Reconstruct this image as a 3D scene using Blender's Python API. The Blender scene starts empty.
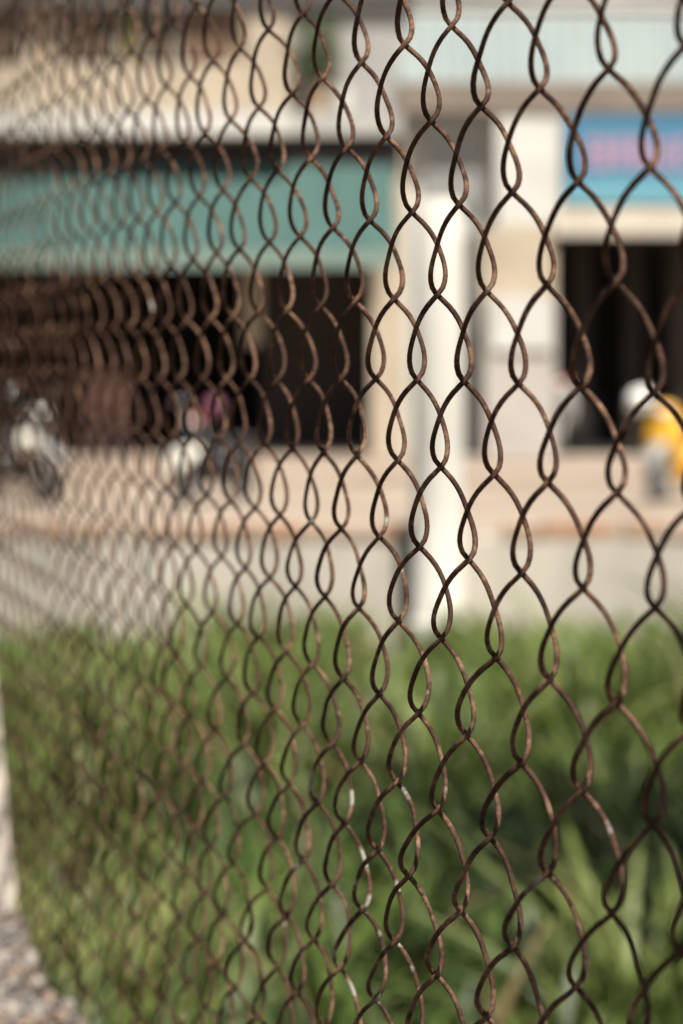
import bpy, bmesh, math, random
import numpy as np
from mathutils import Vector, Matrix, noise
random.seed(7); rng = np.random.default_rng(7)
PI = math.pi
scn = bpy.context.scene
col = scn.collection

# ------------------------------------------------------------------ materials
def mat(name, base=(.5, .5, .5), rough=.7, metal=0, var=0, scale=5, base2=None, bump=0, bscale=40, stretch=(1, 1, 1), coords='Object', spec=.5, detail=5, lo=.35, hi=.65):
    m = bpy.data.materials.new(name); m.use_nodes = True
    nt = m.node_tree; b = nt.nodes['Principled BSDF']
    b.inputs['Roughness'].default_value = rough; b.inputs['Metallic'].default_value = metal
    b.inputs['Specular IOR Level'].default_value = spec
    b.inputs['Base Color'].default_value = (*base, 1)
    tc = nt.nodes.new('ShaderNodeTexCoord'); mp = nt.nodes.new('ShaderNodeMapping')
    mp.inputs['Scale'].default_value = stretch
    nt.links.new(tc.outputs[coords], mp.inputs['Vector'])
    if base2 is None and var:
        base2 = tuple(c * (1 - var) for c in base)
    if base2 is not None:
        n = nt.nodes.new('ShaderNodeTexNoise'); n.inputs['Scale'].default_value = scale; n.inputs['Detail'].default_value = detail
        n.inputs['Roughness'].default_value = .62
        r = nt.nodes.new('ShaderNodeValToRGB'); r.color_ramp.elements[0].position = lo; r.color_ramp.elements[1].position = hi
        r.color_ramp.elements[0].color = (*base2, 1); r.color_ramp.elements[1].color = (*base, 1)
        nt.links.new(mp.outputs[0], n.inputs['Vector']); nt.links.new(n.outputs['Fac'], r.inputs[0]); nt.links.new(r.outputs[0], b.inputs['Base Color'])
        m['ramp'] = r.name
    if bump:
        n2 = nt.nodes.new('ShaderNodeTexNoise'); n2.inputs['Scale'].default_value = bscale; n2.inputs['Detail'].default_value = 6
        bp = nt.nodes.new('ShaderNodeBump'); bp.inputs['Strength'].default_value = bump; bp.inputs['Distance'].default_value = .01
        nt.links.new(mp.outputs[0], n2.inputs['Vector']); nt.links.new(n2.outputs['Fac'], bp.inputs['Height']); nt.links.new(bp.outputs[0], b.inputs['Normal'])
    return m

def rust_material():
    m = bpy.data.materials.new('rusty_wire'); m.use_nodes = True; nt = m.node_tree; N = nt.nodes; L = nt.links
    b = N['Principled BSDF']; tc = N.new('ShaderNodeTexCoord')
    n1 = N.new('ShaderNodeTexNoise'); n1.inputs['Scale'].default_value = 55; n1.inputs['Detail'].default_value = 8; n1.inputs['Roughness'].default_value = .7
    r1 = N.new('ShaderNodeValToRGB'); e = r1.color_ramp.elements
    e[0].position = .3; e[0].color = (.015, .0080, .0058, 1); e[1].position = .72; e[1].color = (.225, .140, .092, 1)
    x = e.new(.5); x.color = (.056, .030, .020, 1)
    n2 = N.new('ShaderNodeTexNoise'); n2.inputs['Scale'].default_value = 420; n2.inputs['Detail'].default_value = 6
    r2 = N.new('ShaderNodeValToRGB'); r2.color_ramp.elements[0].position = .38; r2.color_ramp.elements[0].color = (.66, .62, .60, 1)
    r2.color_ramp.elements[1].position = .66; r2.color_ramp.elements[1].color = (1.2, 1.17, 1.13, 1)
    mx = N.new('ShaderNodeMix'); mx.data_type = 'RGBA'; mx.blend_type = 'MULTIPLY'; mx.inputs[0].default_value = 1
    L.new(tc.outputs['Object'], n1.inputs['Vector']); L.new(tc.outputs['Object'], n2.inputs['Vector'])
    L.new(n1.outputs['Fac'], r1.inputs[0]); L.new(n2.outputs['Fac'], r2.inputs[0])
    L.new(r1.outputs[0], mx.inputs[6]); L.new(r2.outputs[0], mx.inputs[7])
    # worn zinc left on the wire here and there, more of it low on the middle of the fence
    n3 = N.new('ShaderNodeTexNoise'); n3.inputs['Scale'].default_value = 48; n3.inputs['Detail'].default_value = 4
    L.new(tc.outputs['Object'], n3.inputs['Vector'])
    sub = N.new('ShaderNodeVectorMath'); sub.operation = 'DISTANCE'; sub.inputs[1].default_value = (-.085, .36, .265)
    L.new(tc.outputs['Object'], sub.inputs[0])
    mr = N.new('ShaderNodeMapRange'); mr.inputs['From Min'].default_value = .03; mr.inputs['From Max'].default_value = .20
    mr.inputs['To Min'].default_value = .13; mr.inputs['To Max'].default_value = 0
    L.new(sub.outputs['Value'], mr.inputs['Value'])
    ad = N.new('ShaderNodeMath'); ad.operation = 'ADD'; L.new(n3.outputs['Fac'], ad.inputs[0]); L.new(mr.outputs[0], ad.inputs[1])
    r3 = N.new('ShaderNodeValToRGB'); r3.color_ramp.elements[0].position = .69; r3.color_ramp.elements[1].position = .74
    L.new(ad.outputs[0], r3.inputs[0])
    m2 = N.new('ShaderNodeMix'); m2.data_type = 'RGBA'; L.new(r3.outputs[0], m2.inputs[0]); L.new(mx.outputs[2], m2.inputs[6]); m2.inputs[7].default_value = (.215, .20, .175, 1)
    L.new(m2.outputs[2], b.inputs['Base Color'])
    b.inputs['Roughness'].default_value = .75; b.inputs['Specular IOR Level'].default_value = .12
    bp = N.new('ShaderNodeBump'); bp.inputs['Strength'].default_value = .5; bp.inputs['Distance'].default_value = .0006
    L.new(n2.outputs['Fac'], bp.inputs['Height']); L.new(bp.outputs[0], b.inputs['Normal'])
    return m

M = {}
M['rust'] = rust_material()
M['ground'] = mat('ground', (.32, .265, .205), .95, base2=(.23, .185, .145), scale=.6, bump=.5, bscale=6)
M['pave'] = mat('footpath', (.33, .27, .21), .9, base2=(.25, .20, .16), scale=.9, bump=.3)
M['soil'] = mat('soil', (.040, .034, .020), .98, base2=(.018, .020, .010), scale=3, bump=.6)
M['concrete'] = mat('concrete', (.52, .49, .44), .9, base2=(.34, .31, .27), scale=2.2, bump=.5, bscale=60)
M['wall_stain'] = mat('stained_concrete', (.46, .425, .365), .93, base2=(.33, .305, .26), scale=3.2, stretch=(1, 1, .35), bump=.3, bscale=30, lo=.3, hi=.6)
M['brick'] = mat('brick_cap', (.34, .19, .11), .9, base2=(.36, .30, .24), scale=2.6, detail=3, lo=.42, hi=.56)
M['white_plaster'] = mat('white_plaster', (.53, .53, .50), .8, base2=(.44, .44, .415), scale=1.4, bump=.15)
M['cream'] = mat('cream_plaster', (.43, .375, .29), .85, base2=(.34, .29, .22), scale=1.2, bump=.15)
M['tan'] = mat('tan_plaster', (.52, .40, .28), .85, base2=(.42, .31, .21), scale=2)
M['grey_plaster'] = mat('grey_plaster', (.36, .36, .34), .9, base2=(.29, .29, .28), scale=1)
M['pinkish'] = mat('pinkish_plaster', (.42, .395, .365), .85, base2=(.34, .32, .295), scale=1.3)
M['teal'] = mat('teal_tarpaulin', (.012, .056, .050), .75, base2=(.030, .086, .077), scale=2.2, stretch=(1.6, .3, .3))
M['teal_pale'] = mat('faded_valance', (.17, .23, .195), .7, base2=(.12, .18, .155), scale=3)
M['mint'] = mat('pale_sheet_metal', (.215, .262, .262), .6, base2=(.165, .205, .207), scale=.8)
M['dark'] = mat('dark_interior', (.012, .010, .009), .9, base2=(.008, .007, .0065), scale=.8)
M['dark_brown'] = mat('dark_brown_wood', (.035, .022, .016), .8, base2=(.02, .014, .011), scale=.9)
M['curtain'] = mat('brown_curtain', (.12, .10, .08), .9, base2=(.06, .05, .042), scale=1.5)
M['glass'] = mat('dark_glass', (.10, .075, .05), .4, spec=.3)
M['frame_dark'] = mat('dark_green_shutter', (.05, .06, .035), .8)
M['grey_glass'] = mat('grey_glass', (.36, .37, .35), .35, base2=(.22, .23, .225), scale=.9)
M['frame'] = mat('grey_frame', (.42, .42, .40), .5)
M['shaded_grey'] = mat('shaded_recess_plaster', (.33, .33, .315), .9, base2=(.26, .26, .25), scale=1)
M['slat'] = mat('cream_slat', (.58, .54, .46), .6, base2=(.50, .46, .39), scale=2)
M['beam'] = mat('brown_beam', (.20, .165, .135), .8, base2=(.15, .125, .10), scale=1)
M['blue'] = mat('sign_blue', (.03, .15, .28), .5, base2=(.06, .17, .26), scale=1)
M['cyan'] = mat('sign_cyan', (.12, .30, .38), .45)
M['pink'] = mat('sign_pink', (.42, .26, .37), .45)
M['leaf'] = mat('potted_leaf', (.06, .085, .03), .6, base2=(.035, .055, .02), scale=9)
M['cable'] = mat('black_cable', (.02, .02, .02), .6)
M['tyre'] = mat('tyre_rubber', (.018, .018, .018), .85)
M['chrome'] = mat('chrome', (.7, .7, .7), .2, metal=1)
M['paint_white'] = mat('white_paint', (.60, .58, .50), .3)
M['paint_yellow'] = mat('yellow_paint', (.75, .42, .035), .35, base2=(.70, .37, .03), scale=3)
M['paint_red'] = mat('red_paint', (.22, .022, .02), .35)
M['paint_black'] = mat('black_paint', (.02, .02, .022), .3)
M['paint_grey'] = mat('grey_paint', (.30, .30, .29), .4)
M['pinkhelm'] = mat('pink_shell', (.17, .05, .085), .35)
M['seat'] = mat('seat_vinyl', (.03, .028, .026), .55)
M['lens'] = mat('lamp_lens', (.80, .80, .76), .15)
M['box'] = mat('pinkish_cardboard', (.30, .17, .13), .8, base2=(.24, .13, .10), scale=4)

# ------------------------------------------------------------------ object helpers
def link(o, parent=None):
    col.objects.link(o)
    if parent: o.parent = parent
    return o
def obj(name, bm, m, parent=None, smooth=False):
    me = bpy.data.meshes.new(name)
    if smooth:
        for f in bm.faces: f.smooth = True
    bm.to_mesh(me); bm.free()
    for q in (m if isinstance(m, (list, tuple)) else [m]): me.materials.append(q)
    return link(bpy.data.objects.new(name, me), parent)
def tag(o, label, cat, group=None):
    o['label'] = label; o['category'] = cat
    if group: o['group'] = group
    return o
def struct(o): o['kind'] = 'structure'; return o
def stuff(o, label, cat): o['kind'] = 'stuff'; o['label'] = label; o['category'] = cat; return o
def thing(name, label, cat, loc=(0, 0, 0), rz=0, group=None):
    o = bpy.data.objects.new(name, None); o.empty_display_size = .1; link(o); o.location = loc; o.rotation_euler = (0, 0, rz)
    return tag(o, label, cat, group)
def box(bm, x0, x1, y0, y1, z0, z1, bev=0, mi=0):
    vs = [bm.verts.new((x, y, z)) for x in (x0, x1) for y in (y0, y1) for z in (z0, z1)]
    fs = [bm.faces.new([vs[i] for i in q]) for q in ((0, 1, 3, 2), (4, 6, 7, 5), (0, 4, 5, 1), (2, 3, 7, 6), (0, 2, 6, 4), (1, 5, 7, 3))]
    for f in fs: f.material_index = mi
    if bev:
        es = {e for f in fs for e in f.edges}
        r = bmesh.ops.bevel(bm, geom=list(es), offset=bev, segments=2, affect='EDGES', profile=.6)
        for f in r['faces']: f.material_index = mi
    return bm
def B(*a, **k): return box(bmesh.new(), *a, **k)
def tube(bm, pts, rad, n=8, cap=True):
    pts = [Vector(p) for p in pts]; rad = rad if isinstance(rad, (list, tuple)) else [rad] * len(pts)
    rings = []; up = Vector((0, 0, 1))
    for i, p in enumerate(pts):
        t = (pts[min(i + 1, len(pts) - 1)] - pts[max(i - 1, 0)]).normalized()
        a = t.cross(up)
        if a.length < .05: a = t.cross(Vector((1, 0, 0)))
        a.normalize(); b = t.cross(a)
        rings.append([bm.verts.new(p + rad[i] * (math.cos(2 * PI * k / n) * a + math.sin(2 * PI * k / n) * b)) for k in range(n)])
    for r0, r1 in zip(rings, rings[1:]):
        for k in range(n): bm.faces.new((r0[k], r0[(k + 1) % n], r1[(k + 1) % n], r1[k]))
    if cap: bm.faces.new(rings[0]); bm.faces.new(rings[-1][::-1])
    return bm
def lathe(bm, prof, n=28, axis='z', c=(0, 0, 0)):
    rings = []
    for r, h in prof:
        ring = []
        for k in range(n):
            a = 2 * PI * k / n; p = (r * math.cos(a), r * math.sin(a), h)
            if axis == 'y': p = (p[0], p[2], p[1])
            if axis == 'x': p = (p[2], p[0], p[1])
            ring.append(bm.verts.new((p[0] + c[0], p[1] + c[1], p[2] + c[2])))
        rings.append(ring)
    for r0, r1 in zip(rings, rings[1:]):
        for k in range(n): bm.faces.new((r0[k], r0[(k + 1) % n], r1[(k + 1) % n], r1[k]))
    for r in (rings[0], rings[-1]):
        try: bm.faces.new(r)
        except ValueError: pass
    bmesh.ops.recalc_face_normals(bm, faces=bm.faces)
    return bm
def loft(bm, secs, n=16, pw=2.6):
    """secs: (x, y, z, half width along y, half height along z) superellipse sections stacked along x"""
    rings = []
    for x, y, z, w, h in secs:
        ring = []
        for k in range(n):
            a = 2 * PI * k / n; ca, sa = math.cos(a), math.sin(a)
            ring.append(bm.verts.new((x, y + w * math.copysign(abs(ca) ** (2 / pw), ca), z + h * math.copysign(abs(sa) ** (2 / pw), sa))))
        rings.append(ring)
    for r0, r1 in zip(rings, rings[1:]):
        for k in range(n): bm.faces.new((r0[k], r0[(k + 1) % n], r1[(k + 1) % n], r1[k]))
    bm.faces.new(rings[0]); bm.faces.new(rings[-1][::-1])
    bmesh.ops.recalc_face_normals(bm, faces=bm.faces)
    return bm

# ------------------------------------------------------------------ camera
CAMZ = 1.6
cam = bpy.data.cameras.new('camera'); co = bpy.data.objects.new('camera', cam); link(co)
co.location = (0, 0, CAMZ); co.rotation_euler = (PI / 2 - math.radians(3.156), 0, 0)
cam.sensor_fit = 'VERTICAL'; cam.sensor_height = 36; cam.sensor_width = 24; cam.lens = 36 * 2800 / 1024
cam.clip_start = .05; cam.clip_end = 3000
cam.dof.use_dof = True; cam.dof.focus_distance = 1.06; cam.dof.aperture_fstop = cam.lens / 9.3; cam.dof.aperture_blades = 0
scn.camera = co

# ------------------------------------------------------------------ fence
AL = math.radians(13.563)
U = np.array([-math.sin(AL), math.cos(AL), 0]); NR = np.array([math.cos(AL), math.sin(AL), 0]); DIST = .28463
S0, HW, Y0, HH = .79229, .032523, -.009777, .032364
DEF = np.array([[float(v) for v in q.split(',')] for q in """4,4,3.7,1.7 3,3,2.5,1.7 1,3,1,1.9 4,2,2,1.9 2,2,-0.1,1.8 0,2,-1,1.9 5,1,1.4,1.3 3,1,-0.1,1.9 1,1,-1.8,1.2 4,0,-0.5,1.2 2,0,-1.4,0.9 0,0,-3.1,-0.1 5,-1,-1.6,1 3,-1,-0.6,1 1,-1,-2.3,0.6 5,-3,-2.5,0.2 4,-2,-1.8,0.7 2,-2,-2.2,0.6 0,-2,-3.4,0 3,-3,-1.4,-0.3 1,-3,-2.3,-0.4 5,-5,-0.3,0.4 4,-4,-1.9,-0.6 2,-4,-2,-0.5 0,-4,-3,-0.9 3,-5,-0.9,-0.7 1,-5,-1.4,-1.8 4,-6,1,-0 2,-6,-0.6,0.1 -1,-5,-0,0 12,4,7.8,0.8 10,4,6.5,1 8,4,5.6,1.2 6,4,5.2,1 11,3,4.8,0.9 9,3,4.4,1 7,3,3.9,1.7 5,3,3.6,1.5 12,2,3,1.4 10,2,3.1,1.5 8,2,2.6,1.6 6,2,2.3,1.2 13,1,1.3,0.5 11,1,1.5,1.4 9,1,1.3,1.1 7,1,1.5,1.4 12,0,-0.4,0.9 10,0,0.4,1.4 8,0,0.5,1.5 6,0,0.2,1.5 13,-1,0.1,-0 11,-1,0.7,1 9,-1,-0.2,1.4 7,-1,0,1.2 13,-3,-0.7,0.6 12,-2,-0.6,0.5 10,-2,-0.9,1 8,-2,-0.6,1.1 6,-2,-1.7,0.7 11,-3,-0.1,1.1 9,-3,-0.3,1.5 7,-3,-0.2,0.8 12,-4,-1.4,-0.3 10,-4,-0.8,0.5 8,-4,-0.1,0.6 6,-4,-1,0.5 13,-5,-4.2,-1.2 12,-6,-1.5,0.8 10,-6,-0.2,0 8,-6,4,1.3 9,-5,-0,1 7,-5,1.1,-0 13,-7,-4.1,-0.1 11,-7,-2,1 9,-7,0.8,0.7 6,-6,1.3,-0.2 12,-8,0.6,1.5 10,-8,1,2.5 7,-7,1.6,1.1 5,-7,0.8,0.2 23,5,13.1,-1.3 21,5,11.2,-2.4 19,5,11.5,-1.4 17,5,10.6,-1.9 15,5,10.7,-0 13,5,8.8,-0.3 22,4,8.4,-1.6 20,4,10,-2.6 18,4,9.3,-1.2 16,4,8.3,-0.6 14,4,6.8,-0.2 23,3,8.4,-1 21,3,6.9,-1.1 19,3,6.7,-2 17,3,5.6,-0.4 15,3,6.6,-0.5 13,3,5.5,0.9 18,2,5,-0.7 16,2,3.2,0.4 14,2,2.8,0.4 24,2,5.3,-2.2 22,2,4.3,-0.9 20,2,3.5,0.4 25,1,2.1,-1.8 23,1,1.2,-1.8 21,1,0.4,-1.9 19,1,1.5,-1.3 17,1,2.1,-0.3 15,1,2.5,-0.4 24,0,0.4,-2.3 22,0,-0.9,-1.8 20,0,-1.8,-1.3 18,0,-0.9,-0.6 16,0,-0.3,-1.1 14,0,-1.2,0.1 25,-1,-2,-3.4 21,-1,-4.2,-0.6 19,-1,-1.4,-1 17,-1,-0.7,-0.6 15,-1,-0.2,-0.6 25,-3,-1.8,-2.4 23,-3,-2.6,-0.3 21,-3,-4.9,0.6 19,-3,-4.7,-1 17,-3,-3.5,-1 15,-3,-1.6,-0 18,-2,-3.1,-0.7 16,-2,-1.6,-0.8 14,-2,-2.3,-0.2 20,-2,-3.3,-0.2 24,-4,-3.5,-1.5 22,-4,-5.9,-0 20,-4,-7.5,-0.5 18,-4,-4.4,-1.5 16,-4,-4.5,-1.9 14,-4,-2.5,-1.3 25,-5,-1.6,-1 23,-5,-4.9,-1.8 21,-5,-7.9,0.3 19,-5,-8.6,-1.3 17,-5,-6.4,-1.5 15,-5,-5.5,-1.6 24,-6,-4.1,-1.2 22,-6,-6.9,-1.7 20,-6,-10.1,-0.3 16,-6,-5.8,-1.3 14,-6,-4.6,-0.4 19,-7,-10.3,1.2 17,-7,-7.1,-0.8 15,-7,-5.7,-0.6 22,-8,-4.3,0.4 20,-8,-2.9,2.2 18,-8,-8.8,-0.1 16,-8,-4.3,-0.8 14,-8,-3.1,0.8 19,-9,-4,-1.2 17,-9,-7.7,-0.6 15,-9,-2.8,1.6 18,-10,-3.3,-0.5""".split()])
# slack of the mesh: a smooth trend plus local dents (mm), out of plane and up and down
def basis(c, r):
    c = np.clip(c, -3, 27) / 25.; r = np.clip(r, -9, 6) / 6.
    return np.stack([np.ones_like(c), c, r, c * r, r * r, c * c, c * r * r], -1)
tr_n = np.linalg.lstsq(basis(DEF[:, 0], DEF[:, 1]), DEF[:, 2], rcond=None)[0]
tr_y = np.linalg.lstsq(basis(DEF[:, 0], DEF[:, 1]), DEF[:, 3], rcond=None)[0]
K = np.exp(-(((DEF[:, None, :2] - DEF[None, :, :2]) ** 2).sum(-1)) / (2 * .95 ** 2)) 
Ki = np.linalg.inv(K + np.diag(.03 + .6 * (np.clip(DEF[:, 0] - 8, 0, 30) / 18) ** 2))
rn = Ki @ (DEF[:, 2] - basis(DEF[:, 0], DEF[:, 1]) @ tr_n); ry = Ki @ (DEF[:, 3] - basis(DEF[:, 0], DEF[:, 1]) @ tr_y)
def slack(c, r):
    g = np.exp(-((c[:, None] - DEF[None, :, 0]) ** 2 + (r[:, None] - DEF[None, :, 1]) ** 2) / (2 * .95 ** 2))
    b = basis(c, r)
    return (b @ tr_n + g @ rn) * 1e-3, (b @ tr_y + g @ ry) * 1e-3

WR = .00102            # wire radius
DN = .0057             # half thickness of the flattened spiral
EH = .0017             # how far a bend passes the line of its hooks
fence = thing('chain_link_fence', 'rusty brown chain link fence of diamond mesh standing on the concrete kerb', 'fence', tuple(DIST * NR + S0 * U + np.array([0, 0, 1.12])))
FL = np.array(fence.location)
RT, RB = 24, -15
SUB = 14
def picket(k):
    """one zigzag wire woven between lattice columns k and k+1"""
    r0 = RT if (RT + k) % 2 == 0 else RT - 1          # starts on column k
    nh = r0 - RB
    p = np.linspace(0, nh, nh * SUB + 1)
    i = np.minimum(np.floor(p), nh - 1); q = p - i
    odd = (i % 2)                                      # 0: from k to k+1 (near face), 1: back (far face)
    x = np.arange(len(p))
    # zigzag along the fence with rounded bends
    tri = np.where(odd == 0, q, 1 - q)
    d = np.minimum(q, 1 - q); end = np.where(tri > .5, 1, -1)
    rb = .09
    over = EH / HW + rb / 2
    a = 1 + 2 * over
    tri2 = (tri - .5) * a + .5
    rnd = np.where(d < rb, (rb - d) ** 2 / (2 * rb), 0) * a
    tri2 = tri2 - end * rnd
    # out of plane: crosses the plane at each hook, flat in between
    jit = rng.normal(0, .045, nh + 1)
    prof = 1 - np.abs(2 * q - 1) ** 2.9
    ji = jit[i.astype(int)]
    prof = prof * (1 + ji)
    n = np.where(odd == 0, 1, -1) * prof * DN
    c = k + tri; r = r0 - p
    sn, sy = slack(c, r)
    s = S0 + (k + tri2) * HW
    wob = rng.normal(0, .00045, (nh + 2, 2))
    wi = (p + .5).astype(int); wf = (p + .5) - wi
    sm = wf * wf * (3 - 2 * wf)
    wi2 = np.minimum(wi + 1, nh + 1)
    w = wob[wi] * (1 - sm)[:, None] + wob[wi2] * sm[:, None]
    n = n + sn + w[:, 0] * np.sin(PI * q); s = s + w[:, 1] * np.sin(PI * q) * 1.5
    y = Y0 + r * HH + sy
    P = (DIST - n)[:, None] * NR + s[:, None] * U; P[:, 2] = CAMZ + y
    return P
def wire_mesh(P, seg=8):
    T = np.gradient(P, axis=0); T /= np.linalg.norm(T, axis=1)[:, None]
    ref = NR
    A = np.cross(T, ref); A /= np.linalg.norm(A, axis=1)[:, None]; Bv = np.cross(T, A)
    n = len(P); rad = WR * (1 + .05 * np.interp(np.arange(n), np.arange(0, n + 5, 5), rng.normal(0, 1, len(np.arange(0, n + 5, 5)))))
    th = np.arange(seg) * 2 * PI / seg
    V = P[:, None, :] + rad[:, None, None] * (np.cos(th)[None, :, None] * A[:, None, :] + np.sin(th)[None, :, None] * Bv[:, None, :])
    V = V.reshape(-1, 3) - FL
    i = np.arange(n - 1)[:, None] * seg; k = np.arange(seg)[None, :]; k2 = (k + 1) % seg
    F = np.stack([i + k, i + k2, i + seg + k2, i + seg + k], -1).reshape(-1, 4)
    me = bpy.data.meshes.new('wire'); me.vertices.add(len(V)); me.vertices.foreach_set('co', V.ravel())
    me.loops.add(F.size); me.loops.foreach_set('vertex_index', F.ravel()); me.polygons.add(len(F))
    me.polygons.foreach_set('loop_start', np.arange(0, F.size, 4)); me.polygons.foreach_set('use_smooth', np.ones(len(F), bool)); me.update(calc_edges=True)
    me.materials.append(M['rust'])
    return me
for k in range(-8, 62):
    o = bpy.data.objects.new('wire', wire_mesh(picket(k))); link(o, fence)

# ------------------------------------------------------------------ kerb, post, near ground
def along(s, n, z): v = DIST * NR + s * U + n * NR; return (v[0], v[1], z)
KZ = CAMZ - .487
def strip(name, s0, s1, n0, n1, z0, z1, m, ns=60, rough=.0):
    bm = bmesh.new(); rows = []
    for i in range(ns + 1):
        s = s0 + (s1 - s0) * i / ns
        j = lambda a: rough * noise.noise(Vector((s * 9, a * 7, z1 * 3)))
        rows.append([bm.verts.new(along(s, n + j(q), z + (j(q + 5) if z == z1 else 0))) for q, (n, z) in enumerate(((n0, z0), (n0, z1), ((n0 + n1) / 2, z1), (n1, z1), (n1, z0)))])
    for a, b in zip(rows, rows[1:]):
        for q in range(4): bm.faces.new((a[q], b[q], b[q + 1], a[q + 1]))
    bm.faces.new(rows[0][::-1]); bm.faces.new(rows[-1])
    bmesh.ops.recalc_face_normals(bm, faces=bm.faces)
    return obj(name, bm, m)
M['asphalt'] = mat('asphalt', (.055, .052, .05), .9, base2=(.035, .034, .033), scale=3)
M['kerb'] = mat('kerb_concrete', (.27, .22, .175), .95, base2=(.15, .12, .095), scale=22, bump=.9, bscale=90)
kerb = strip('concrete_kerb', -.6, 3.6, -.40, .008, 0, KZ, M['kerb'], 160, .008)
tag(kerb, 'rough concrete kerb wall running under the chain link fence', 'kerb')
near = strip('near_road', -6, 12, -9, -.42, -.02, .012, M['asphalt'], 40, 0); struct(near)

def stones():
    bm = bmesh.new(); base = bmesh.new(); bmesh.ops.create_icosphere(base, subdivisions=1, radius=1)
    bv = [v.co.copy() for v in base.verts]; bf = [[v.index for v in f.verts] for f in base.faces]; base.free()
    for i in range(5200):
        s = rng.uniform(.5, 3.4); n = -abs(rng.normal(0, .11)) - .004
        if n < -.38: continue
        r = float(np.clip(rng.lognormal(-5.15, .4), .003, .012))
        z = KZ + r * .25
        c = Vector(along(s, n, z)); sc = Vector((rng.uniform(.7, 1.4), rng.uniform(.7, 1.2), rng.uniform(.45, .8))); rot = Matrix.Rotation(rng.uniform(0, 6.3), 3, 'Z')
        mi = int(rng.integers(0, 4)); vs = []
        for v in bv:
            w = v * (1 + .25 * rng.normal()); vs.append(bm.verts.new(c + rot @ Vector((w.x * sc.x * r, w.y * sc.y * r, w.z * sc.z * r))))
        for f in bf: fc = bm.faces.new([vs[q] for q in f]); fc.material_index = mi
    return bm
SM = [mat('stone_grey', (.24, .215, .19), .9, base2=(.19, .17, .15), scale=40), mat('stone_pale', (.30, .27, .235), .9, base2=(.24, .215, .185), scale=40),
      mat('stone_brown', (.23, .17, .125), .9, base2=(.18, .13, .095), scale=40), mat('stone_dark', (.14, .12, .10), .9, base2=(.09, .08, .07), scale=40)]
gr = obj('gravel', stones(), SM); stuff(gr, 'loose grey and brown gravel lying along the fence kerb', 'gravel')

bm = bmesh.new(); w = .065
pl = [(0, 0), (0, 1.5)]
def post_sec(z, lean, w): return [(-w + lean, -w, z), (w + lean, -w, z), (w + lean, w, z), (-w + lean, w, z)]
rings = [[bm.verts.new(p) for p in post_sec(z, -z * .085, w)] for z in (0, .3, .6, .9, 1.3)]
for a, b in zip(rings, rings[1:]):
    for q in range(4): bm.faces.new((a[q], a[(q + 1) % 4], b[(q + 1) % 4], b[q]))
bm.faces.new(rings[0][::-1]); tp = bm.faces.new(rings[-1]); bmesh.ops.bevel(bm, geom=list(bm.edges), offset=.006, segments=2, affect='EDGES')
M['post'] = mat('post_concrete', (.60, .54, .47), .9, base2=(.50, .44, .38), scale=9, bump=.4)
post = obj('concrete_post', bm, M['post']); post.location = (-.3625, 2.50, KZ - .02); post.rotation_euler = (0, 0, AL)
tag(post, 'pale concrete fence post leaning outward at the left end of the fence', 'post')

# ------------------------------------------------------------------ ground and lot
bm = bmesh.new(); bmesh.ops.create_grid(bm, x_segments=2, y_segments=2, size=600); struct(obj('ground', bm, M['ground'])).location = (0, 300, 0)
bm = bmesh.new(); bmesh.ops.create_grid(bm, x_segments=40, y_segments=40, size=1)
for v in bm.verts: v.co = Vector((v.co.x * 7 + 1, 7.4 + v.co.y * 7.05, .03 + .04 * noise.noise(v.co * 9)))
struct(obj('soil', bm, M['soil']))

def grass_field():
    V = []; F = []; MI = []
    tot = 2150
    ys = 2.0 + 12.3 * rng.random(tot) ** .9; xs = rng.uniform(-1, 1, tot) * (1.3 + ys * .2) + .1
    for x0, y0 in zip(xs, ys):
        if x0 * NR[0] + y0 * NR[1] < DIST + .16: continue
        g = noise.noise(Vector((x0 * 1.1, y0 * .8, 2.))); g2 = noise.noise(Vector((x0 * 2.6, y0 * 2.0, 7.)))
        if g2 < (-.06 if y0 < 8 else -.16) and rng.random() < .85: continue
        H0 = .44 + .30 * g + .16 * g2 + (.04 if x0 > .5 and y0 > 9 else 0)
        if y0 > 10.5: H0 *= 1 - .5 * min(1, (y0 - 10.5) / 3.0)
        H0 = max(H0 * rng.uniform(.7, 1.25), .14)
        kind = rng.random() * 1.05 + .9 * g - (.16 if y0 < 8 else 0); base = 3 if kind > .62 else (0 if kind > .12 else 1)
        ca = rng.uniform(0, 2 * PI)
        for j in range(int(rng.integers(16, 34))):
            h = H0 * rng.uniform(.55, 1.2)
            x = x0 + rng.normal(0, .045); y = y0 + rng.normal(0, .045)
            w = rng.uniform(.005, .012) * (1 + .04 * max(0, y - 5))
            a = ca + rng.normal(0, 1.3); lean = rng.uniform(.2, 1.15) * h; dx, dy = math.cos(a) * lean, math.sin(a) * lean
            b = a + PI / 2 + rng.normal(0, .5); wx, wy = math.cos(b) * w, math.sin(b) * w
            mi = base if rng.random() < .75 else int(rng.integers(0, 2))
            if rng.random() < .035: mi = 2
            s = len(V); z0 = .02; droop = rng.uniform(.2, .6)
            for t, ww in ((0, .6), (.3, 1), (.6, 1), (.85, .6)):
                zz = z0 + h * (t * (1 + droop) - droop * t * t * t * 1.3); ox, oy = x + dx * t ** 1.6, y + dy * t ** 1.6
                V.append((ox - wx * ww, oy - wy * ww, zz)); V.append((ox + wx * ww, oy + wy * ww, zz))
            V.append((x + dx, y + dy, z0 + h * (1 + droop - 1.3 * droop)))
            F += [(s, s + 1, s + 3, s + 2), (s + 2, s + 3, s + 5, s + 4), (s + 4, s + 5, s + 7, s + 6), (s + 6, s + 7, s + 8)]; MI += [mi] * 4
    me = bpy.data.meshes.new('grass'); me.from_pydata(V, [], F); me.polygons.foreach_set('material_index', MI); me.polygons.foreach_set('use_smooth', [True] * len(F)); me.update()
    return me
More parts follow.
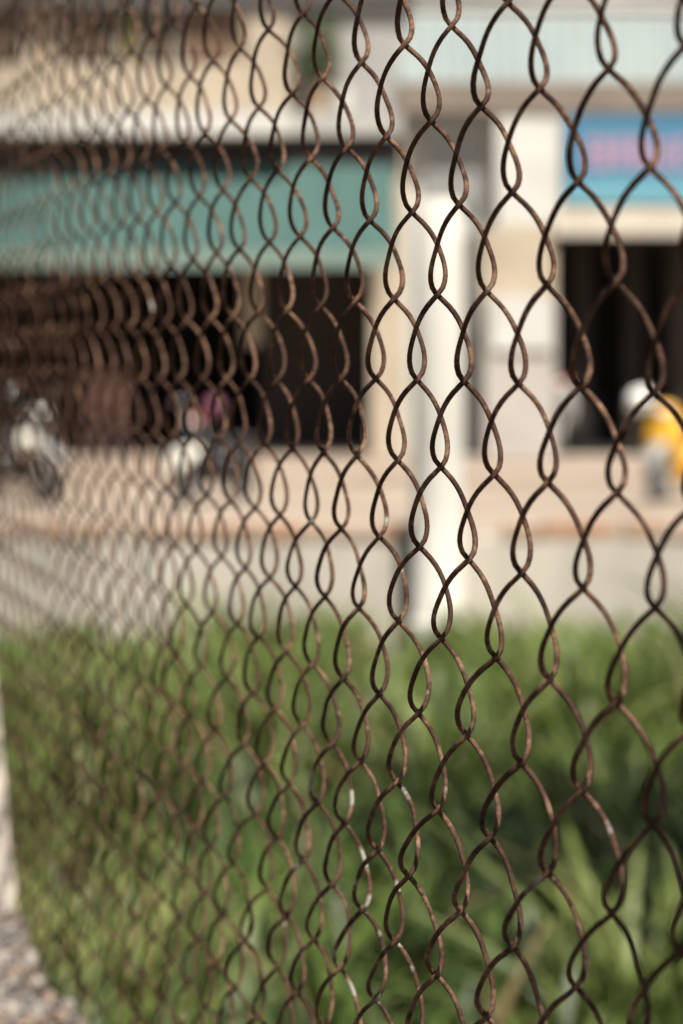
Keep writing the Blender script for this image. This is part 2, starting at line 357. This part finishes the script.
def leaf_mat(name, c, c2, tr=.28):
    m = mat(name, c, .5, base2=c2, scale=1.6, spec=.4); nt = m.node_tree; b = nt.nodes['Principled BSDF']
    t = nt.nodes.new('ShaderNodeBsdfTranslucent'); mx = nt.nodes.new('ShaderNodeMixShader'); mx.inputs[0].default_value = tr
    nt.links.new(nt.nodes[m['ramp']].outputs[0], t.inputs[0]); nt.links.new(b.outputs[0], mx.inputs[1]); nt.links.new(t.outputs[0], mx.inputs[2])
    nt.links.new(mx.outputs[0], nt.nodes['Material Output'].inputs[0]); return m
gm = [leaf_mat('grass_green', (.106, .158, .028), (.066, .104, .018)), leaf_mat('grass_deep', (.046, .078, .015), (.024, .044, .009)),
      leaf_mat('grass_dry', (.20, .15, .075), (.15, .115, .05)), leaf_mat('grass_yellow', (.19, .225, .068), (.12, .155, .038))]
me = grass_field()
for q in gm: me.materials.append(q)
stuff(link(bpy.data.objects.new('grass', me)), 'tall green grass with dry blades growing in the lot behind the fence', 'grass')

# low wall at the back of the lot
bm = B(-9, 9, 14.5, 14.72, 0, .70, .01)
lw = thing('low_wall', 'low stained concrete wall with a brick capping behind the grass', 'wall', (0, 14.5, 0))
bm = B(-9, 9, 0, .22, 0, .66); obj('wall_face', bm, M['wall_stain'], lw)
bm = bmesh.new(); x = -9
while x < 9:
    L_ = rng.uniform(.19, .24); hz = rng.uniform(.055, .095)
    if rng.random() > .08: box(bm, x, x + L_ - .012, -.012 + rng.uniform(-.01, .01), .23, .662, .662 + hz, .006)
    x += L_
obj('brick_capping', bm, M['brick'], lw)
# the round concrete pillar
bm = bmesh.new(); lathe(bm, [(.002, 0), (.150, 0), (.150, .25), (.134, .27), (.131, 1.2), (.128, 2.36), (.10, 2.40), (.002, 2.41)], 40)
M['pillar'] = mat('pillar_concrete', (.53, .515, .465), .85, base2=(.44, .42, .38), scale=2.5, stretch=(1, 1, .3), bump=.3, lo=.3, hi=.55)
pc = obj('concrete_pillar', bm, M['pillar'], smooth=False); pc.location = (.495, 14.36, 0)
for f in pc.data.polygons: f.use_smooth = abs(f.normal.z) < .5
tag(pc, 'white round concrete pillar standing in the grass before the low wall', 'pillar')

# ------------------------------------------------------------------ far side: footpath and houses
FY = 40.
def fx(px, Y=FY): return (px - 341.5) / 2804 * Y
def fz(py, Y=FY): return CAMZ - (py - 357.6) / 2804 * Y
bm = B(-30, 30, 35.2, 70, 0, .12, .02); struct(obj('footpath', bm, M['pave']))
bm = B(-14, 14, 39.0, 46, .122, .205, .015); struct(obj('shop_floor', bm, M['pave']))

def F(p, name, m, x0, x1, y0, y1, Y0_, Y1_, bev=0):
    """box given by frame extents measured at depth Y0_ (front face), parent-local to the house origin"""
    return obj(name, box(bmesh.new(), fx(x0, Y0_), fx(x1, Y0_), Y0_, Y1_, fz(y1, Y0_), fz(y0, Y0_), bev), m, p)

# -- left shophouse
H = thing('shophouse', 'cream two storey shophouse with teal awning over a wide dark shop opening', 'house')
BASE = 456
F(H, 'pier', M['cream'], 371, 405, 262, BASE, 40, 40.5)
F(H, 'pier', M['cream'], -215, -190, 262, BASE, 40, 40.5)
F(H, 'lintel', M['cream'], -215, 405, 136, 264, 40.002, 40.4)
F(H, 'side_wall', M['cream'], -215, -190, -120, 262, 40.41, 47)
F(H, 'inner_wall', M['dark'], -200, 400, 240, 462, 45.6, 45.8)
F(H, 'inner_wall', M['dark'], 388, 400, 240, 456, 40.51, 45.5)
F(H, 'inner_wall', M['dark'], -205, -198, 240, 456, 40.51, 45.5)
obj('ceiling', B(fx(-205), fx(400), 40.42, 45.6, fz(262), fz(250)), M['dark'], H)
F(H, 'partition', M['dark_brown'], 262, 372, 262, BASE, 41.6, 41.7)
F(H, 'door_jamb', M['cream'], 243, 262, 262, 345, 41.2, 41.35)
F(H, 'dark_floor_sheet', M['dark'], -190, 371, 449, 455, 40.3, 45)  # dark sheet covering the floor across the whole opening
# upper floor: window wall and shaded recess
F(H, 'upper_wall', M['tan'], -215, 292, -130, 66, 40.25, 40.5)
F(H, 'recess_wall', M['shaded_grey'], 292.5, 402, -130, 112.5, 40.1, 40.9)  # grey base colour carries the shade of the recess
F(H, 'upper_pier', M['cream'], 246, 291, 12, 66, 40.05, 40.248)
for a, b in ((-120, -60), (-30, 28), (60, 118), (142, 182)):
    w_ = F(H, 'window', M['frame'], a, b, 14, 60, 40.20, 40.248)
    obj('pane', B(fx(a + 3, 40.2), fx(b - 3, 40.2), 40.17, 40.198, fz(57, 40.2), fz(17, 40.2)), M['glass'], w_)
F(H, 'shutter', mat('olive_shutter', (.15, .14, .055), .7), 120, 140, 12, 60, 40.17, 40.24)
F(H, 'shutter', mat('brown_shutter', (.14, .085, .05), .7), 186, 232, 14, 62, 40.17, 40.24)
F(H, 'balcony_parapet', M['cream'], -215, 290, 66, 112, 39.5, 39.62, .02)
F(H, 'balcony_slab', M['white_plaster'], -215, 292, 113, 136, 39.42, 40.0, .02)
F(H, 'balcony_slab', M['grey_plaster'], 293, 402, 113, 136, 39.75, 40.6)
F(H, 'shadow_gap_strip', M['dark'], -215, 402, 140, 166, 39.9, 40.0)  # near-black strip painted in for the shadow gap below the balcony slab
F(H, 'window', M['frame_dark'], 302, 338, 14, 62, 40.05, 40.098)
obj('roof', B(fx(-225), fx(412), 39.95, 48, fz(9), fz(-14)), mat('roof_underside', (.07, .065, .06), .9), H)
F(H, 'back_wall', M['grey_plaster'], -215, 402, -130, 440, 47, 47.2)
# sloping corrugated awning
def sheet(x0, x1, ya, za, yb, zb, amp, per, th=.012):
    bm = bmesh.new(); n = int((x1 - x0) / per * 6); up = []; dn = []
    for i in range(n + 1):
        x = x0 + (x1 - x0) * i / n; d = amp * math.sin(2 * PI * (x - x0) / per)
        up.append([bm.verts.new((x, y, z + d)) for y, z in ((ya, za), ((ya + yb) / 2, (za + zb) / 2 - .01), (yb, zb))])
        dn.append([bm.verts.new((x, y, z + d - th)) for y, z in ((ya, za), ((ya + yb) / 2, (za + zb) / 2 - .01), (yb, zb))])
    for i in range(n):
        for q in range(2):
            bm.faces.new((up[i][q], up[i + 1][q], up[i + 1][q + 1], up[i][q + 1])); bm.faces.new((dn[i][q], dn[i][q + 1], dn[i + 1][q + 1], dn[i + 1][q]))
        for q in (0, 2): bm.faces.new((up[i][q], dn[i][q], dn[i + 1][q], up[i + 1][q]))
    for i in (0, n):
        for q in range(2): bm.faces.new((up[i][q], up[i][q + 1], dn[i][q + 1], dn[i][q]))
    bmesh.ops.recalc_face_normals(bm, faces=bm.faces)
    return bm
AY = 39.1
obj('awning', sheet(fx(-200), fx(394), 39.88, fz(167), AY, fz(249, AY), .012, .32), M['teal'], H)
obj('awning_valance', sheet(fx(-200), fx(394), AY - .01, fz(250, AY), AY - .02, fz(267, AY), .0, .32), M['teal_pale'], H)
for px in (-190, -60, 90, 232, 385): obj('awning_bracket', tube(bmesh.new(), [(fx(px), 39.97, fz(262)), (fx(px), AY + .03, fz(252, AY))], .018), M['frame'], H)

# -- middle back house with a grid window
H2 = thing('back_house', 'grey set back house with a barred grid window between the two shops', 'house')
F(H2, 'wall', M['white_plaster'], 395, 500, 84.5, 462, 40.42, 41.2)
w_ = F(H2, 'window', M['frame'], 424, 482, 114, 204, 40.34, 40.41)
for i in range(3):
    for j in range(4):
        x0 = 427 + i * 18.3; y0 = 117 + j * 22
        obj('pane', B(fx(x0, 40.34), fx(x0 + 15.5, 40.34), 40.31, 40.338, fz(y0 + 19, 40.34), fz(y0, 40.34)), M['grey_glass'], w_)

# -- right shop
H3 = thing('corner_shop', 'pale shop with mint metal canopy and a dark open doorway on the right', 'house')
F(H3, 'pier', M['pinkish'], 484, 556, 296, BASE + 22, 39.6, 40.2, .02)
F(H3, 'upper_pier', M['white_plaster'], 496, 562, 84, 228, 39.95, 40.3)
F(H3, 'panel', M['cream'], 481, 555, 226, 298, 39.9, 40.25)
F(H3, 'recess_shade_strip', mat('recess_shade_grey', (.17, .175, .165), .7), 470, 483, 205, BASE, 40.0, 40.2, .03)  # strip for the dark gap beside the pillar; recess shade is in its colour
F(H3, 'white_board', M['white_plaster'], 492, 552, 300, 350, 39.54, 39.598, .01)
F(H3, 'beam', M['beam'], 398, 980, 84, 113, 39.9, 40.31)
F(H3, 'upper_wall', M['white_plaster'], 400, 980, -130, 84, 40.32, 40.6)
F(H3, 'lintel', M['white_plaster'], 562, 980, 112, 236, 40.003, 40.3)
F(H3, 'pier', M['pinkish'], 900, 980, 236, BASE, 40.0, 40.4)
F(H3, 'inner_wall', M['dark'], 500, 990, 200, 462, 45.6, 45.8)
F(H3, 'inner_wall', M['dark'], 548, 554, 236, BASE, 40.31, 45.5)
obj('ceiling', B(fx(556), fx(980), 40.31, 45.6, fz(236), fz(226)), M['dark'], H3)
F(H3, 'dark_floor_sheet', M['dark'], 556, 900, 449, 455, 40.3, 45)  # same dark floor covering for the right opening
obj('canopy', sheet(fx(398), fx(980), 40.31, fz(16), 39.98, fz(86, 39.98), .022, .22), M['mint'], H3)
F(H3, 'slat_valance', M['slat'], 552, 900, 209, 234, 39.8, 39.85)
bm = bmesh.new()
for i in range(46): x = 553 + i * 7.4; box(bm, fx(x, 39.8), fx(x + 5.6, 39.8), 39.775, 39.798, fz(236, 39.8), fz(211, 39.8))
obj('fringe', bm, M['slat'], H3)
obj('roof', B(fx(396), fx(990), 40.31, 48, fz(-8), fz(-30)), M['beam'], H3)
def curtain(px0, px1, Y):
    bm = bmesh.new(); n = 24; a = []
    for i in range(n + 1):
        x = fx(px0 + (px1 - px0) * i / n, Y); d = .05 * math.sin(i * 1.5)
        a.append([bm.verts.new((x, Y + d + e, z)) for e in (0, .02) for z in (fz(BASE - 4, Y), fz(240, Y))])
    for p_, q_ in zip(a, a[1:]):
        bm.faces.new((p_[0], q_[0], q_[1], p_[1])); bm.faces.new((p_[2], p_[3], q_[3], q_[2])); bm.faces.new((p_[1], q_[1], q_[3], p_[3]))
    return bm
for a, b in ((572, 592), (624, 642), (668, 700), (730, 760)): obj('curtain', curtain(a, b, 41.0), M['curtain'], H3)

# -- sign board over the right shop
SG = thing('shop_sign', 'blue and cyan shop sign with a band of pink lettering above the slats', 'sign', (fx(670), 39.9, fz(160)))
def S(name, m, x0, x1, y0, y1, d0, d1, par=SG, bev=0): return obj(name, B(fx(x0) - fx(670), fx(x1) - fx(670), d0, d1, fz(y1) - fz(160), fz(y0) - fz(160), bev), m, par)
S('board', M['blue'], 563, 778, 118, 184, -.05, .0)
S('lower_panel', M['cyan'], 563, 778, 184.1, 204, -.05, .0)
S('stripe', M['cyan'], 584, 760, 176, 181, -.055, -.0502)
bm = bmesh.new(); x = 584.
while x < 752:                                   # big rounded capitals: each a pair of stems with bars
    wd = rng.uniform(9, 13); kind = int(rng.integers(0, 3)); y0, y1 = 141, 170
    def bb(a0, a1, b0, b1): box(bm, fx(a0) - fx(670), fx(a1) - fx(670), -.07, -.0502, fz(b1) - fz(160), fz(b0) - fz(160), .01)
    y0 += rng.uniform(-2, 2); bb(x, x + 4.0, y0, y1)
    if kind != 2: bb(x + wd - 4.0, x + wd, y0, y1)
    bb(x + 4.2, x + wd - 4.2 if kind != 2 else x + wd, y0, y0 + 6); bb(x + 4.2, x + wd - 4.2 if kind != 2 else x + wd, y0 + 12, y0 + 18)
    if kind != 1: bb(x + 4.2, x + wd - 4.2 if kind != 2 else x + wd, y1 - 6, y1)
    x += wd + rng.uniform(2, 5)
obj('lettering', bm, M['pink'], SG)

# -- potted plant on the balcony
PP = thing('potted_plant', 'leafy dark green potted plant in the shaded balcony recess', 'plant', (fx(318, 39.9), 39.9, fz(113, 39.75)))
bm = bmesh.new(); lathe(bm, [(.001, 0), (.12, 0), (.17, .34), (.19, .34), (.19, .39), (.15, .39), (.001, .36)], 24); obj('pot', bm, M['tan'], PP)
bm = bmesh.new()
for i in range(420):
    v = Vector((rng.normal(0, .17), rng.normal(0, .15), .75 + rng.normal(0, .2))); d = Vector(rng.normal(0, 1, 3)).normalized(); e = d.orthogonal().normalized()
    a = .07; vs = [bm.verts.new(v + p) for p in (-d * a, e * a * .4, d * a, -e * a * .4)]; bm.faces.new(vs)
obj('foliage', bm, M['leaf'], PP)
wc = obj('water_tank', lathe(bmesh.new(), [(.001, 0), (.13, 0), (.13, .26), (.10, .33), (.001, .34)], 24), M['white_plaster'], smooth=False); wc.location = (fx(342, 39.9), 39.95, fz(113, 39.75) + .002)
tag(wc, 'small white round tank on the balcony ledge by the potted plant', 'tank')

SV = (math.sin(math.radians(151)) * .5, math.cos(math.radians(151)) * .5, .866)
BRX, BRY = .110 + SV[0] * (2.36 - 1.42) / SV[2], .74 + SV[1] * (2.36 - 1.42) / SV[2]
# -- unseen tree added behind the camera so its lowest branch shades the near fence
TR = thing('added_shade_tree', 'leafy tree added out of view so its low branch shades the near end of the fence', 'tree', (2.1, -1.9, 0))
M['bark'] = mat('bark', (.12, .09, .065), .95, base2=(.06, .045, .035), scale=14, stretch=(1, 1, .3), bump=.6)
b_ = bmesh.new(); tube(b_, [(0, 0, 0), (.03, .02, 1), (-.02, .05, 2.2), (.05, 0, 3.4), (0, -.05, 4.6)], [.15, .12, .105, .08, .03], 12)
tk = obj('trunk', b_, M['bark'], TR, True)
b_ = bmesh.new(); tube(b_, [(-.02, .05, 2.0), (-.6, .8, 2.35), (-1.2, 1.6, 2.5), (-1.62, 2.05, 2.52), (-1.8, 2.3, 2.45)], [.05, .04, .028, .014, .006], 8)
obj('branch', b_, M['bark'], tk, True)
b_ = bmesh.new()
def leaves(c, sg, n, a):
    for i in range(n):
        v = Vector(c) + Vector((rng.normal(0, sg[0]), rng.normal(0, sg[1]), rng.normal(0, sg[2]))); d = Vector(rng.normal(0, 1, 3)).normalized(); e = d.orthogonal().normalized(); q = a * rng.uniform(.7, 1.3)
        b_.faces.new([b_.verts.new(v + p) for p in (-d * q, -d * q * .3 + e * q * .42, d * q, -d * q * .3 - e * q * .42)])
leaves((BRX - 2.1, BRY + 1.9, 2.36), (.075, .075, .07), 170, .045)
leaves((-.9, 1.0, 2.6), (.2, .2, .15), 260, .05)

for c in ((0, 0, 4.6), (.6, -.3, 4.2), (.2, -.8, 4.4), (.7, .3, 4.7), (.1, -.2, 5.2)): leaves(c, (.38, .38, .3), 650, .06)
obj('crown', b_, M['leaf'], TR)

T2 = thing('added_lot_shade_tree', 'young leafy tree added out of view on the right to shade the grass lot', 'tree', (2.7, 4.9, 0))  # unseen tree, added so its crown throws dappled shade on the grass
b_ = bmesh.new(); tube(b_, [(0, 0, 0), (-.03, .02, 1.2), (-.1, .05, 2.4), (-.3, 0, 3.6), (-.5, -.05, 4.6)], [.11, .09, .075, .05, .02], 12)
tk = obj('trunk', b_, M['bark'], T2, True)
b_ = bmesh.new(); tube(b_, [(-.1, .05, 2.4), (-.6, .1, 3.2), (-1.1, .3, 3.9)], [.05, .03, .01], 8); obj('branch', b_, M['bark'], tk, True)
b_ = bmesh.new()
for c in ((-.9, -.1, 4.3), (-1.3, .5, 4.2), (-.4, .4, 4.6), (-1.0, -.7, 4.5), (-.2, -.5, 4.2), (-.7, .1, 5.0)): leaves(c, (.36, .36, .26), 520, .06)
obj('crown', b_, M['leaf'], T2)

# -- overhead cables
for i, (py, Y, r, sag, lab) in enumerate(((12, 27, .028, .12, 'thick black overhead cable, lowest of those across the top'), (6, 27.5, .018, .2, 'middle black overhead cable crossing above the canopy'), (-2, 28, .02, .1, 'top black overhead cable along the upper edge'))):
    bm = bmesh.new(); z = CAMZ + (357.6 - py) / 2804 * Y; tube(bm, [(x * .5, Y + x * .02, z + sag * ((x / 24) ** 2) * 1.5 + .01 * x * (1 if i == 1 else -.4)) for x in range(-40, 41)], r, 8)
    tag(obj('overhead_cable', bm, M['cable'], smooth=True), lab, 'cable', 'overhead cables')

# ------------------------------------------------------------------ scooters
def wheel(p, x):
    b = bmesh.new(); R = .235
    prof = [(R + .045 * math.cos(t), .045 * math.sin(t)) for t in np.linspace(0, 2 * PI, 13)]
    lathe(b, prof, 30, 'y'); t = obj('wheel', b, M['tyre'], p, True); t.location = (x, 0, R + .045)
    b = bmesh.new(); lathe(b, [(R - .03, -.02), (R - .03, .02), (R - .05, .02), (R - .05, -.02), (R - .03, -.02)], 30, 'y')
    for q in range(5):
        a = q * 2 * PI / 5; tube(b, [(0, 0, 0), ((R - .04) * math.cos(a), 0, (R - .04) * math.sin(a))], .014, 6)
    lathe(b, [(.001, -.05), (.045, -.05), (.045, .05), (.001, .05)], 14, 'y'); obj('rim', b, M['paint_grey'], t)
def scooter(label, loc, rz, shield, body, front, seatc='seat', extra=None, fw=1):
    t = thing('scooter', label, 'motorbike', loc, rz, 'scooters parked by the shops')
    wheel(t, .62); wheel(t, -.60)
    b = bmesh.new()
    loft(b, [(-.95, 0, .62, .05, .04), (-.80, 0, .60, .13, .10), (-.5, 0, .56, .17, .16), (-.2, 0, .52, .15, .15), (-.02, 0, .40, .13, .09)]); loft(b, [(-.08, 0, .30, .14, .045), (.15, 0, .27, .15, .045), (.34, 0, .31, .12, .05)])
    obj('body', b, M[body], t, True)
    b = bmesh.new()   # leg shield: shell across y
    secs = [(.34, .30, .13), (.42, .5, .20), (.46, .72, .235), (.44, .90, .19), (.40, 1.0, .13)]
    fr = []
    for x, z, w in secs: fr.append([b.verts.new((x + .05 * (1 - abs(k) ** 2), k * w, z)) for k in np.linspace(-1, 1, 9)])
    bk = []
    for x, z, w in secs: bk.append([b.verts.new((x - .05 + .05 * (1 - abs(k) ** 2), k * w, z)) for k in np.linspace(-1, 1, 9)])
    for g in (fr, bk):
        for a, c in zip(g, g[1:]):
            for k in range(8): b.faces.new((a[k], a[k + 1], c[k + 1], c[k]))
    for a, c, d, e in zip(fr, fr[1:], bk, bk[1:]):
        for k in (0, 8): b.faces.new((a[k], c[k], e[k], d[k]))
    for q in (0, -1):
        for k in range(8): b.faces.new((fr[q][k], fr[q][k + 1], bk[q][k + 1], bk[q][k]))
    bmesh.ops.recalc_face_normals(b, faces=b.faces); sh = obj('leg_shield', b, M[shield], t, True)
    b = bmesh.new(); loft(b, [(.30, 0, .62, .03, .02), (.42, 0, .64, .085 * fw, .035 * fw), (.62, 0, .62, .095 * fw, .045 * fw), (.80, 0, .52, .08 * fw, .04 * fw), (.90, 0, .42, .04, .03)]); obj('front_fender', b, M[front], t, True)
    b = bmesh.new(); tube(b, [(.62, .07, .28), (.44, .07, .66)], .022); tube(b, [(.62, -.07, .28), (.44, -.07, .66)], .022); obj('fork', b, M['paint_grey'], t, True)
    b = bmesh.new(); loft(b, [(-.88, 0, .74, .08, .03), (-.7, 0, .76, .14, .055), (-.35, 0, .74, .145, .055), (-.1, 0, .72, .12, .05), (.0, 0, .68, .07, .03)]); obj('seat', b, M[seatc], t, True)
    b = bmesh.new(); tube(b, [(.24, -.35, 1.0), (.34, -.18, 1.04), (.38, 0, 1.02), (.34, .18, 1.04), (.24, .35, 1.0)], .017); hb = obj('handlebar', b, M['paint_black'], t, True)
    for s in (-1, 1):
        b = bmesh.new(); tube(b, [(.33, s * .2, 1.04), (.34, s * .27, 1.2)], .007); obj('mirror_stem', b, M['paint_black'], hb)
        b = bmesh.new(); loft(b, [(.325, s * .29, 1.24, .03, .02), (.335, s * .29, 1.24, .07, .045), (.365, s * .29, 1.24, .05, .03)], 14, 2); obj('mirror', b, M['paint_black'] if s > 0 else M['chrome'], hb, True)
    b = bmesh.new(); loft(b, [(.34, 0, 1.03, .10, .06), (.44, 0, 1.02, .15, .075), (.50, 0, 1.0, .10, .055)], 16, 2.2); hl = obj('headlight_cowl', b, M[extra or shield], t, True)
    b = bmesh.new(); loft(b, [(.495, 0, 1.0, .085, .045), (.515, 0, 1.0, .075, .04), (.525, 0, 1.0, .03, .02)], 16, 2.2); obj('headlight', b, M['lens'], hl, True)
    b = bmesh.new(); tube(b, [(.1, -.16, .24), (-.45, -.19, .26), (-.55, -.20, .30), (-.9, -.21, .36)], [.02, .025, .05, .055], 10); obj('exhaust', b, M['paint_grey'], t, True)
    b = bmesh.new(); loft(b, [(-.99, 0, .60, .05, .03), (-.95, 0, .62, .08, .05)], 12, 2.3); obj('tail_light', b, M['paint_red'], t, True)
    return t
def helmet(label, loc, m, k=1):
    t = thing('helmet', label, 'helmet', loc); t.scale = (k, k, k)
    b = bmesh.new(); lathe(b, [(.002, -.135), (.08, -.12), (.125, -.08), (.14, -.02), (.14, .02), (.125, .075), (.09, .12), (.045, .143), (.002, .15)], 24); obj('shell', b, m, t, True)
    b = bmesh.new(); lathe(b, [(.142, -.02), (.146, -.02), (.146, .0), (.142, .0)], 24); obj('trim_band', b, M['paint_black'], t)
    return t
Z1 = 30.4
def gx(px, Y): return (px - 341.5) / 2804 * Y
sc1 = scooter('black scooter with white front fender and red cowl parked before the left shop', (gx(212, Z1), Z1 + .6, 0), -PI / 2 - .55, 'paint_black', 'paint_black', 'paint_white', extra='paint_red', fw=1.9)
sc1.scale = (.9, .9, .9)
helmet('pink helmet hanging on the mirror of the black scooter with red cowl', (gx(213, Z1), Z1 + .2, 1.06), M['pinkhelm'], .72)
scooter('dark scooter with a bright headlamp cut off by the left edge', (gx(14, 31), 31.2, 0), -PI / 2 + .7, 'paint_black', 'paint_black', 'paint_grey', extra='paint_black')
helmet('white helmet resting on the dark scooter at the left edge', (gx(27, 30.6), 30.65, CAMZ - (444 - 357.6) / 2804 * 30.6), M['paint_white'])
scooter('bright yellow scooter with grey front fender parked by the right shop', (gx(684, 31), 31.4, 0), -PI / 2 - .5, 'paint_yellow', 'paint_yellow', 'paint_grey', extra='paint_yellow')
helmet('white helmet hanging on the mirror of the yellow scooter', (gx(640, 30.8), 30.8, 1.12), M['lens'], .95)
scooter('dark scooter with red cowl and white shield parked inside the right doorway', (gx(574, 41), 41.0, .21), -PI / 2 - .5, 'paint_grey', 'paint_black', 'paint_black', extra='paint_red')

bx = thing('storage_crate', 'pinkish brown stacked crate standing in the dark left shop', 'crate', (gx(107, 41), 41.2, .2))
obj('crate_body', B(-.34, .34, -.2, .2, 0, 1.15, .02), M['box'], bx)
obj('crate_lid', B(-.36, .36, -.22, .22, 1.152, 1.2, .01), M['box'], bx)

# ------------------------------------------------------------------ light
w = bpy.data.worlds.new('World'); scn.world = w; w.use_nodes = True; nt = w.node_tree
sky = nt.nodes.new('ShaderNodeTexSky'); sky.sky_type = 'NISHITA'; sky.sun_disc = False
EL = math.radians(60); AZ = math.radians(153)
sky.sun_elevation = EL; sky.sun_rotation = AZ; sky.dust_density = 2.5; sky.air_density = 1.0
nt.links.new(sky.outputs[0], nt.nodes['Background'].inputs[0]); nt.nodes['Background'].inputs[1].default_value = .05
sd = bpy.data.lights.new('sun', 'SUN'); sd.energy = 5; sd.angle = math.radians(.53); sd.color = (1, .93, .82)
so = bpy.data.objects.new('sun', sd); link(so)
Ld = Vector((math.sin(AZ) * math.cos(EL), math.cos(AZ) * math.cos(EL), math.sin(EL)))
so.rotation_euler = Ld.to_track_quat('Z', 'Y').to_euler(); so.location = (5, -5, 12)

scn.view_settings.view_transform = 'Standard'; scn.view_settings.look = 'None'; scn.view_settings.gamma = 1; scn.view_settings.exposure = .9
scn.view_settings.use_curve_mapping = False
scn.cycles.use_denoising = True
